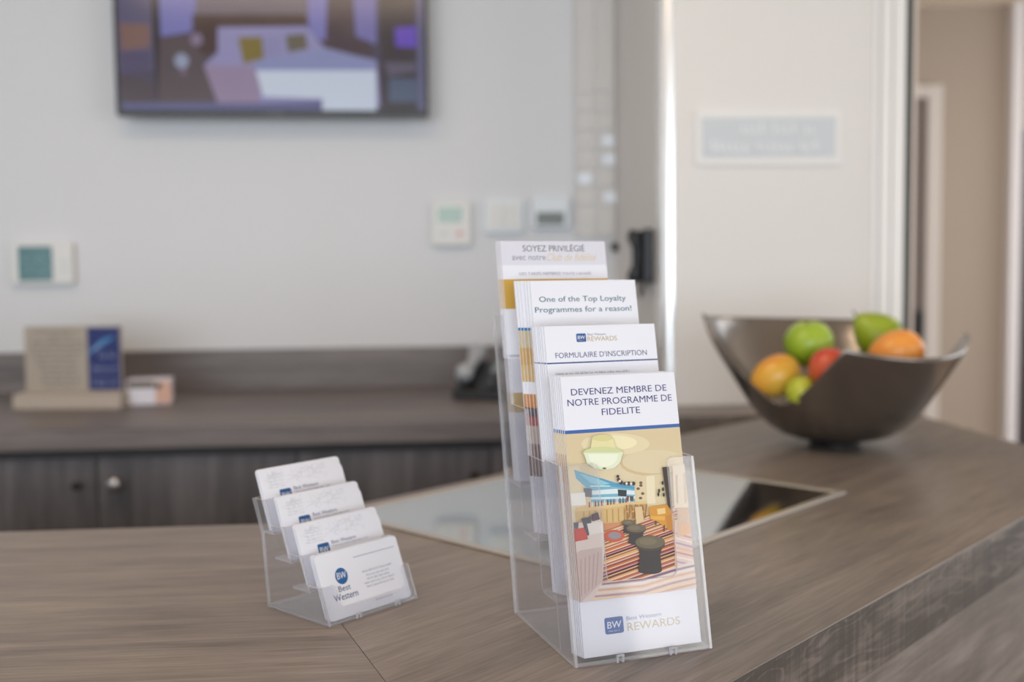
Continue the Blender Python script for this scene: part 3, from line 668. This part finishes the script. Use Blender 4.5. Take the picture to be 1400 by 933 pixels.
def fruit(name, label, cat, loc, rx, ry, rz, kind, m, rot=(0, 0, 0), stem=True):
    n, k = 28, 20; prof_ = []
    for i in range(k+1):
        t_ = math.pi*i/k; r = math.sin(t_); z = -math.cos(t_)
        if kind == 'apple':
            r *= 1+.06*z; d_ = max(0, 1-abs(r)/.34); z = z - (.16*d_**2 if z > 0 else -.08*d_**2)
        elif kind == 'pear':
            if z > 0: r *= 1-.38*z**1.2
            z *= 1.0
        elif kind == 'mango':
            r *= 1+.07*z
        prof_.append((max(r, .001)*rx, z*rz))
    mb = MB().lathe(prof_, n); mb.v = [(x, y*ry/rx+(.10*rx*(z/rz)**2 if kind == 'mango' else 0), z) for x, y, z in mb.v]
    o = mb.done(name, m, smooth=True, M=Matrix.Translation((loc[0], loc[1], ZC+loc[2])) @ Matrix.LocRotScale(None, __import__('mathutils').Euler([math.radians(a) for a in rot]), None))
    tag(o, label, cat, 'fruit in the metal bowl')
    if stem:
        zt_ = rz*(.84 if kind == 'apple' else .97); MB().tube([(0, 0, zt_-.004), (.001, 0, zt_+.004), (.003, .001, zt_+.011)], [.0014, .0012, .0016], 6).done('stem', mat('fruit_stem', (88, 62, 38), .7), o, smooth=True)
    return o
G1 = fruit_mat('green_skin', (104, 138, 26), (136, 168, 40), (160, 186, 60), 14)
fruit('apple', 'round green apple at the top of the fruit in the metal bowl', 'apple', (.491, 1.690, .1725), .0405, .0405, .0385, 'apple', G1, (12, -10, 0))
fruit('mango', 'yellow-orange mango at the left in the bowl, below the green apple', 'mango', (0.4275, 1.652, .1225), .0335, .032, .042, 'mango', fruit_mat('yellow_skin', (220, 120, 46), (222, 168, 62), (206, 178, 70), 11, (.3, 0, .4)), (20, 62, 20), False)
fruit('lime', 'small yellow-green lime lowest in the dip of the bowl rim', 'lime', (.4545, 1.603, .1030), .0245, .0245, .0255, 'plain', fruit_mat('lime_skin', (150, 166, 36), (176, 184, 52), (190, 192, 70), 20), (70, 20, 0), False)
fruit('apple', 'red apple beside the bowl rim, right of the green apple', 'apple', (.4945, 1.592, .1405), .0315, .0315, .0315, 'apple', fruit_mat('red_skin', (168, 30, 34), (196, 52, 46), (214, 110, 66), 10, (-.3, 0, -.1)), (-30, 35, 0))
fruit('pear', 'green pear at the back right of the bowl, above the orange mango', 'pear', (.6265, 1.748, .1805), .041, .041, .052, 'pear', fruit_mat('pear_skin', (104, 130, 20), (128, 154, 30), (152, 170, 50), 12), (0, -48, 0))
fruit('mango', 'orange-red mango behind the right part of the bowl rim', 'mango', (.628, 1.668, .158), .036, .034, .045, 'mango', fruit_mat('orange_skin', (214, 70, 44), (238, 148, 62), (236, 170, 84), 8, (-.25, 0, .25)), (0, 74, -8), False)
fruit('mango', 'orange mango mostly hidden beneath the green apple in the bowl', 'mango', (.520, 1.720, .086), .042, .040, .048, 'mango', fruit_mat('amber_skin', (206, 110, 50), (220, 150, 60), (200, 170, 70), 9), (0, 80, 30), False)
fruit('apple', 'green apple mostly hidden beneath the pear in the bowl', 'apple', (.622, 1.738, .086), .040, .040, .039, 'apple', G1, (0, 0, 0))
fruit('apple', 'yellow-green apple deepest in the bowl beneath the other fruit', 'apple', (.524, 1.622, .072), .037, .037, .036, 'apple', fruit_mat('dull_green_skin', (140, 150, 40), (160, 168, 54), (180, 180, 70), 9), (10, 8, 0))

# ------------------------------------------------------------------ television
tv = thing('television', 'black flat wall television showing a hotel bedroom, high on the white wall', 'television', WM(0, 0))
TM = 2.664
MB().prism(rounded(-.753, .7012, .0245, 1.166, .004, 3), XZ, TM, TM+.035).done('casing', mat('tv_black', (16, 16, 18), .25), tv)
MB().box((-.55, TM+.035, .80), (-.18, 2.7535, 1.06)).done('wall_bracket', BLACK, tv)
tvm = lambda x, y: (-.765+x/1400*.8177, .9897-(y/529)*.3093)
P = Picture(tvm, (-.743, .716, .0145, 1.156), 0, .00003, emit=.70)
A_ = P.area
A_([(-40, -400), (1440, -400), (1440, 560), (-40, 560)], (74, 68, 90))
A_([(30, -400), (185, -400), (185, 300), (30, 300)], (92, 88, 118)); A_([(46, 105), (172, 112), (170, 205), (50, 220)], (128, 98, 92)); A_([(46, 225), (170, 225), (170, 300), (46, 320)], (84, 76, 108))
A_([(46, 320), (180, 360), (180, 440), (46, 440)], (78, 66, 74))
A_([(172, -400), (210, -400), (216, 440), (190, 440)], (40, 34, 40))
A_([(208, -400), (420, -400), (390, 70), (340, 140), (215, 160)], (122, 122, 186))
A_([(400, -400), (840, -400), (840, 80), (360, 85)], (110, 100, 114)); A_([(840, -400), (1010, -400), (940, 180), (840, 150)], (126, 124, 188))
A_([(210, 165), (350, 150), (450, 200), (400, 270), (440, 440), (195, 440)], (86, 74, 80))
A_([(450, 118), (830, 110), (905, 200), (1130, 255), (1140, 450), (450, 450), (392, 280), (452, 225)], (150, 146, 190))
A_([(392, 280), (640, 280), (620, 450), (450, 450)], (152, 134, 164))
A_([(610, 260), (900, 205), (1120, 250), (1120, 310), (610, 310)], (140, 146, 190))
A_([(350, 66), (830, 60), (832, 104), (455, 116), (452, 222), (392, 236), (350, 180)], (70, 50, 50))
A_([(540, 160), (642, 155), (646, 250), (560, 272)], (128, 112, 52)); A_([(740, 150), (826, 140), (836, 206), (750, 222)], (104, 98, 84))
A_([(640, 160), (720, 155), (728, 230), (650, 245)], (142, 140, 184))
A_(ell(300, 262, 30, 32), (150, 160, 186)); A_(ell(365, 170, 26, 28), (134, 118, 146)); A_(ell(306, 308, 16, 14), (120, 100, 124))
A_([(945, -400), (1015, -400), (1040, 150), (1110, 185), (1110, 245), (910, 200)], (74, 60, 70)); A_([(1015, -400), (1135, -400), (1130, 185), (1042, 150)], (120, 116, 176))
A_([(1140, -400), (1290, -400), (1300, 490), (1150, 490)], (60, 54, 62))
A_([(1210, 112), (1305, 104), (1305, 196), (1214, 194)], (104, 76, 190)); A_([(1180, 330), (1305, 330), (1305, 432), (1180, 432)], (82, 96, 122))
A_([(1160, 260), (1300, 260), (1300, 300), (1180, 320)], (96, 90, 110))
A_([(50, 440), (660, 436), (900, 425), (900, 490), (50, 490)], (96, 96, 142))
A_([(612, 300), (1125, 296), (1125, 490), (892, 490), (892, 418), (640, 410)], (206, 216, 234))  # bright window reflection on the screen, drawn into its picture
A_([(1310, -400), (1345, -400), (1345, 490), (1310, 490)], (104, 104, 140))
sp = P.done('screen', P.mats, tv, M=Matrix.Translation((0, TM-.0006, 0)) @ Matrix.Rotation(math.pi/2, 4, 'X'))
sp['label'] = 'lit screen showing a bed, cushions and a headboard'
T = Flat(); scribble(T, -.387, .7045, -.343, .7095, 0, 0, .004); T.done('maker_badge', mat('silver_ink', (150, 150, 160), .4), tv, M=Matrix.Translation((0, TM-.0004, 0)) @ Matrix.Rotation(math.pi/2, 4, 'X'))

# ------------------------------------------------------------------ things on the walls
BOXW = mat('device_white', (216, 215, 212), .4)
th = thing('thermostat', 'white wall thermostat with a square teal screen, at the left of the white wall', 'thermostat', WM(-.9695, 2.754, .3356))
MB().prism(rounded(-.0775, -.053, .0775, .053, .006), XZ, -.026, -.0004).done('housing', BOXW, th, bevel=.002)
so = MB().prism(rounded(-.058, -.045, .027, .0435, .003), XZ, -.0275, -.0262).done('screen', mat('teal_screen', (58, 118, 120), .25, emit=.5), th); so['label'] = 'teal display'
T = Flat()
for i, z in enumerate((-.030, -.012, .008)): scribble(T, -.048, z, .018, z+.009, -.0002, 0, .006)
T.done('readout', mat('readout_ink', (120, 170, 168), .4), th, M=Matrix.Translation((0, -.0278, 0)) @ Matrix.Rotation(math.pi/2, 4, 'X'))
MB().box((.045, -.0275, -.02), (.065, -.026, -.012)).box((.045, -.0275, .0), (.065, -.026, .008)).done('button', mat('device_grey', (200, 200, 200), .4), th)

d1 = thing('thermostat', 'white wall thermostat with a small pale green screen, leftmost of three devices behind the leaflets', 'thermostat', WM(.0815, 2.754, .4325))
MB().prism(rounded(-.052, -.058, .052, .058, .006), XZ, -.026, -.0004).done('housing', BOXW, d1, bevel=.002)
so = MB().prism(rounded(-.037, .002, .028, .0425, .003), XZ, -.0275, -.0262).done('screen', mat('green_screen', (160, 182, 168), .25, emit=.7), d1); so['label'] = 'pale green display'
MB().box((-.03, -.0275, -.034), (-.012, -.026, -.022)).done('button', MATS['device_grey'], d1)
MB().box((.012, -.0275, -.034), (.03, -.026, -.022)).done('button', mat('device_red', (214, 160, 156), .4), d1)
d2 = thing('wall_switch', 'pale wall switch box between the green-screened thermostat and the grey-windowed box', 'switch', WM(.2204, 2.754, .451))
MB().prism(rounded(-.052, -.045, .052, .045, .006), XZ, -.02, -.0004).done('housing', mat('device_cool', (216, 222, 226), .35), d2, bevel=.002)
MB().prism(rounded(-.04, -.034, -.002, .034, .003), XZ, -.025, -.0195).done('rocker', BOXW, d2); MB().prism(rounded(.002, -.034, .04, .034, .003), XZ, -.025, -.0195).done('rocker', BOXW, d2)
d3 = thing('alarm_box', 'white wall box with a dark grey window in its lower half, nearest the pocket rack', 'alarm box', WM(.3447, 2.754, .462))
MB().prism(rounded(-.050, -.043, .050, .041, .006), XZ, -.03, -.0004).done('housing', MATS['device_cool'], d3, bevel=.002)
so = MB().prism(rounded(-.038, -.036, .037, -.002, .003), XZ, -.0315, -.0302).done('window', mat('grey_window', (104, 108, 104), .3), d3); so['label'] = 'dark grey window'

rk = thing('pocket_rack', 'tall pale grey wall rack with small white cards, in the corner beside the white column', 'rack', WM(.4685, 2.754, .60))
MB().prism(rounded(-.056, -.205, .054, .70, .003), XZ, -.010, -.0004).done('back_board', mat('rack_grey', (206, 203, 200), .5), rk)
for x in (-.056, -.002, .051): MB().box((x, -.018, -.205), (x+.003, -.010, .70)).done('rail', mat('rack_rail', (214, 212, 210), .4), rk)
for z in (-.10, -.05, .0, .05, .10, .15, .20): MB().box((-.053, -.017, z-.018), (.051, -.0105, z-.015)).done('ledge', MATS['rack_rail'], rk)
def rack_card(x, z, w_, h_, label):
    o = MB().box((x, 2.7375, z), (x+w_, 2.7392, z+h_)).done('card', mat('card_cool', (228, 234, 242), .35), M=WF); tag(o, label, 'card', 'cards in the pocket rack')
rack_card(.4870, .6355, .034, .030, 'small white card highest in the pocket rack'); rack_card(.488, .5855, .036, .030, 'small white card second from the top in the pocket rack')
rack_card(.4205, .5355, .038, .028, 'small white card in the left column of the pocket rack'); rack_card(.491, .4855, .034, .030, 'small white card lowest in the right column of the pocket rack')
sk = thing('wall_hook', 'small black hook-shaped fitting on the wall beneath the pocket rack', 'hook', WM(.525, 2.754, .365))
MB().lathe([(.011, 0), (.011, .006), (.008, .008)], 16).done('hook_plate', BLACK, sk, M=Matrix.Translation((0, -.0004, 0)) @ Matrix.Rotation(math.pi/2, 4, 'X'))
MB().tube([(0, -.007, 0), (-.003, -.03, -.002), (-.010, -.042, .0), (-.014, -.044, .012)], [.007, .009, .010, .008], 10).done('hook_arm', BLACK, sk, smooth=True)

ph = thing('wall_phone', 'black wall phone hung on the grey left side of the white column', 'phone', WM(.5238, 2.335, .332))
MB().box((-.022, -.05, -.062), (-.0004, .05, .062)).done('phone_base', BLACK, ph, bevel=.004)
MB().tube([(-.036, -.022, -.058), (-.040, -.022, -.045), (-.034, -.022, -.02), (-.034, -.022, .02), (-.040, -.022, .045), (-.036, -.022, .058)], [.014, .017, .011, .011, .017, .014], 12).done('handset', BLACK, ph, smooth=True)
MB().box((-.024, .008, -.04), (-.0218, .04, .02)).done('keypad', mat('dark_keys', (70, 70, 74), .5), ph)
MB().tube([(-.03, -.022, -.06), (-.026, -.02, -.085), (-.02, 0, -.095), (-.012, .01, -.08), (-.012, .01, -.06)], .003, 8).done('cord', BLACK, ph, smooth=True)

sg = thing('wall_sign', 'pale grey wall sign with a white border and white lettering on the white column', 'sign', WM(.7632, 2.217, .588))
MB().prism(rounded(-.164, -.06, .164, .06, .003), XZ, -.008, -.0004).done('plate', mat('sign_white', (229, 228, 226), .5), sg, bevel=.001)
MB().prism([(-.150, -.045), (.150, -.042), (.150, .045), (-.150, .042)], XZ, -.009, -.0082).done('panel', mat('sign_grey', (202, 207, 212), .35), sg)
T = Flat(); r = random.Random(3); scribble(T, -.062, .008, .118, .034, 0, 0, .017, r); scribble(T, -.128, -.032, .124, -.006, 0, 0, .017, r)
T.done('lettering', mat('sign_letter', (232, 235, 238), .35), sg, M=Matrix.Translation((0, -.0092, 0)) @ Matrix.Rotation(math.pi/2, 4, 'X'))

# ------------------------------------------------------------------ things on the back worktop
bs = thing('sign_stand', 'beige block stand with a beige and blue information panel on the back worktop', 'sign', (-1.005, 2.33, ZC+.0003))
MB().box((-.122, -.035, 0), (.121, .035, .034)).done('base_block', mat('beige_block', (176, 164, 152), .55), bs, bevel=.002)
MB().box((-.104, -.006, .0342), (.115, .004, .186)).done('panel', mat('beige_panel', (164, 154, 142), .55), bs, bevel=.001)
bp = MB().box((.040, -.0072, .040), (.113, -.0062, .183)).done('blue_panel', mat('blue_panel', (26, 42, 104), .6), bs); bp['label'] = 'navy blue strip with pale print'
RX = Matrix.Rotation(math.pi/2, 4, 'X')
T = Flat(); r = random.Random(5)
for k, (a_, b_) in enumerate(((-.08, .02), (-.05, .01), (-.085, .03), (-.09, .03), (-.09, .03), (-.08, .02), (-.075, .02), (-.07, .02), (-.065, .018), (-.065, .02), (-.06, .015))): scribble(T, a_, .173-k*.0125, b_, .1795-k*.0125, 0, 0, .0055, r)
T.done('lettering', mat('sign_ink', (92, 84, 80), .5), bs, M=Matrix.Translation((0, -.0064, 0)) @ RX)
T = Flat(); T.poly([(.040, .118), (.052, .138), (.075, .157), (.104, .163), (.085, .148), (.062, .134)], 0, 0); T.poly([(.040, .124), (.05, .130), (.075, .150), (.06, .133)], .0002, 1)
for z0, z1 in ((.113, .130), (.086, .097), (.076, .083), (.052, .068)): scribble(T, .066 if z0 > .1 else .048, z0, .107, z1, 0, 1, .0065, r)
T.done('pale_print', [mat('swoosh_blue', (58, 120, 176), .45), mat('pale_print', (150, 158, 194), .45)], bs, M=Matrix.Translation((0, -.0076, 0)) @ RX)

cb = thing('carton', 'small white and pinkish carton lying on the back worktop right of the beige sign', 'box', Matrix.Translation((-.850, 2.40, ZC+.0003)) @ Matrix.Rotation(.25, 4, 'Z'))
MB().box((-.052, -.04, 0), (.048, .04, .058)).done('carton', mat('carton_white', (214, 212, 222), .5), cb, bevel=.003)
MB().box((.012, -.0412, .004), (.047, -.0402, .055)).done('pink_print', mat('carton_pink', (206, 164, 146), .5), cb)
MB().box((-.048, -.0412, .040), (.010, -.0402, .056)).done('brown_print', mat('carton_brown', (96, 84, 70), .5), cb)
MB().lathe([(.007, 0), (.007, .002), (.004, .003)], 12).done('dark_dot', BLACK, cb, M=Matrix.Translation((.018, -.0413, .044)) @ RX)
dp = thing('desk_phone', 'black desk phone with a pale grey handset on the back worktop behind the leaflet holder', 'phone', Matrix.Translation((-.035, 2.46, ZC+.0003)) @ Matrix.Rotation(-.25, 4, 'Z'))
MB().prism([(-.085, 0), (.085, 0), (.085, .075), (.06, .082), (-.085, .022)], YZ, -.09, .09).done('phone_base', BLACK, dp, bevel=.004)
hs = MB().tube([(-.066, -.07, .052), (-.066, -.055, .064), (-.066, -.02, .070), (-.066, .02, .084), (-.066, .05, .104), (-.066, .066, .104)], [.018, .022, .014, .014, .023, .02], 12).done('handset', mat('handset_grey', (172, 176, 182), .35), dp, smooth=True); hs['label'] = 'pale grey handset'
MB().prism([(-.02, -.02), (.08, -.02), (.08, .03), (-.02, .03)], lambda u, v, w_: (u, .02+v, .0665+v*.41+w_), 0, .0015).done('display', mat('phone_display', (120, 130, 130), .2), dp)
kp = MB()
for i in range(3):
    for j in range(4): kp.box((-.012+i*.024, -.068+j*.016, .031+j*.0066), (.004+i*.024, -.058+j*.016, .038+j*.0066))
kp.done('keypad', MATS['dark_keys'], dp)
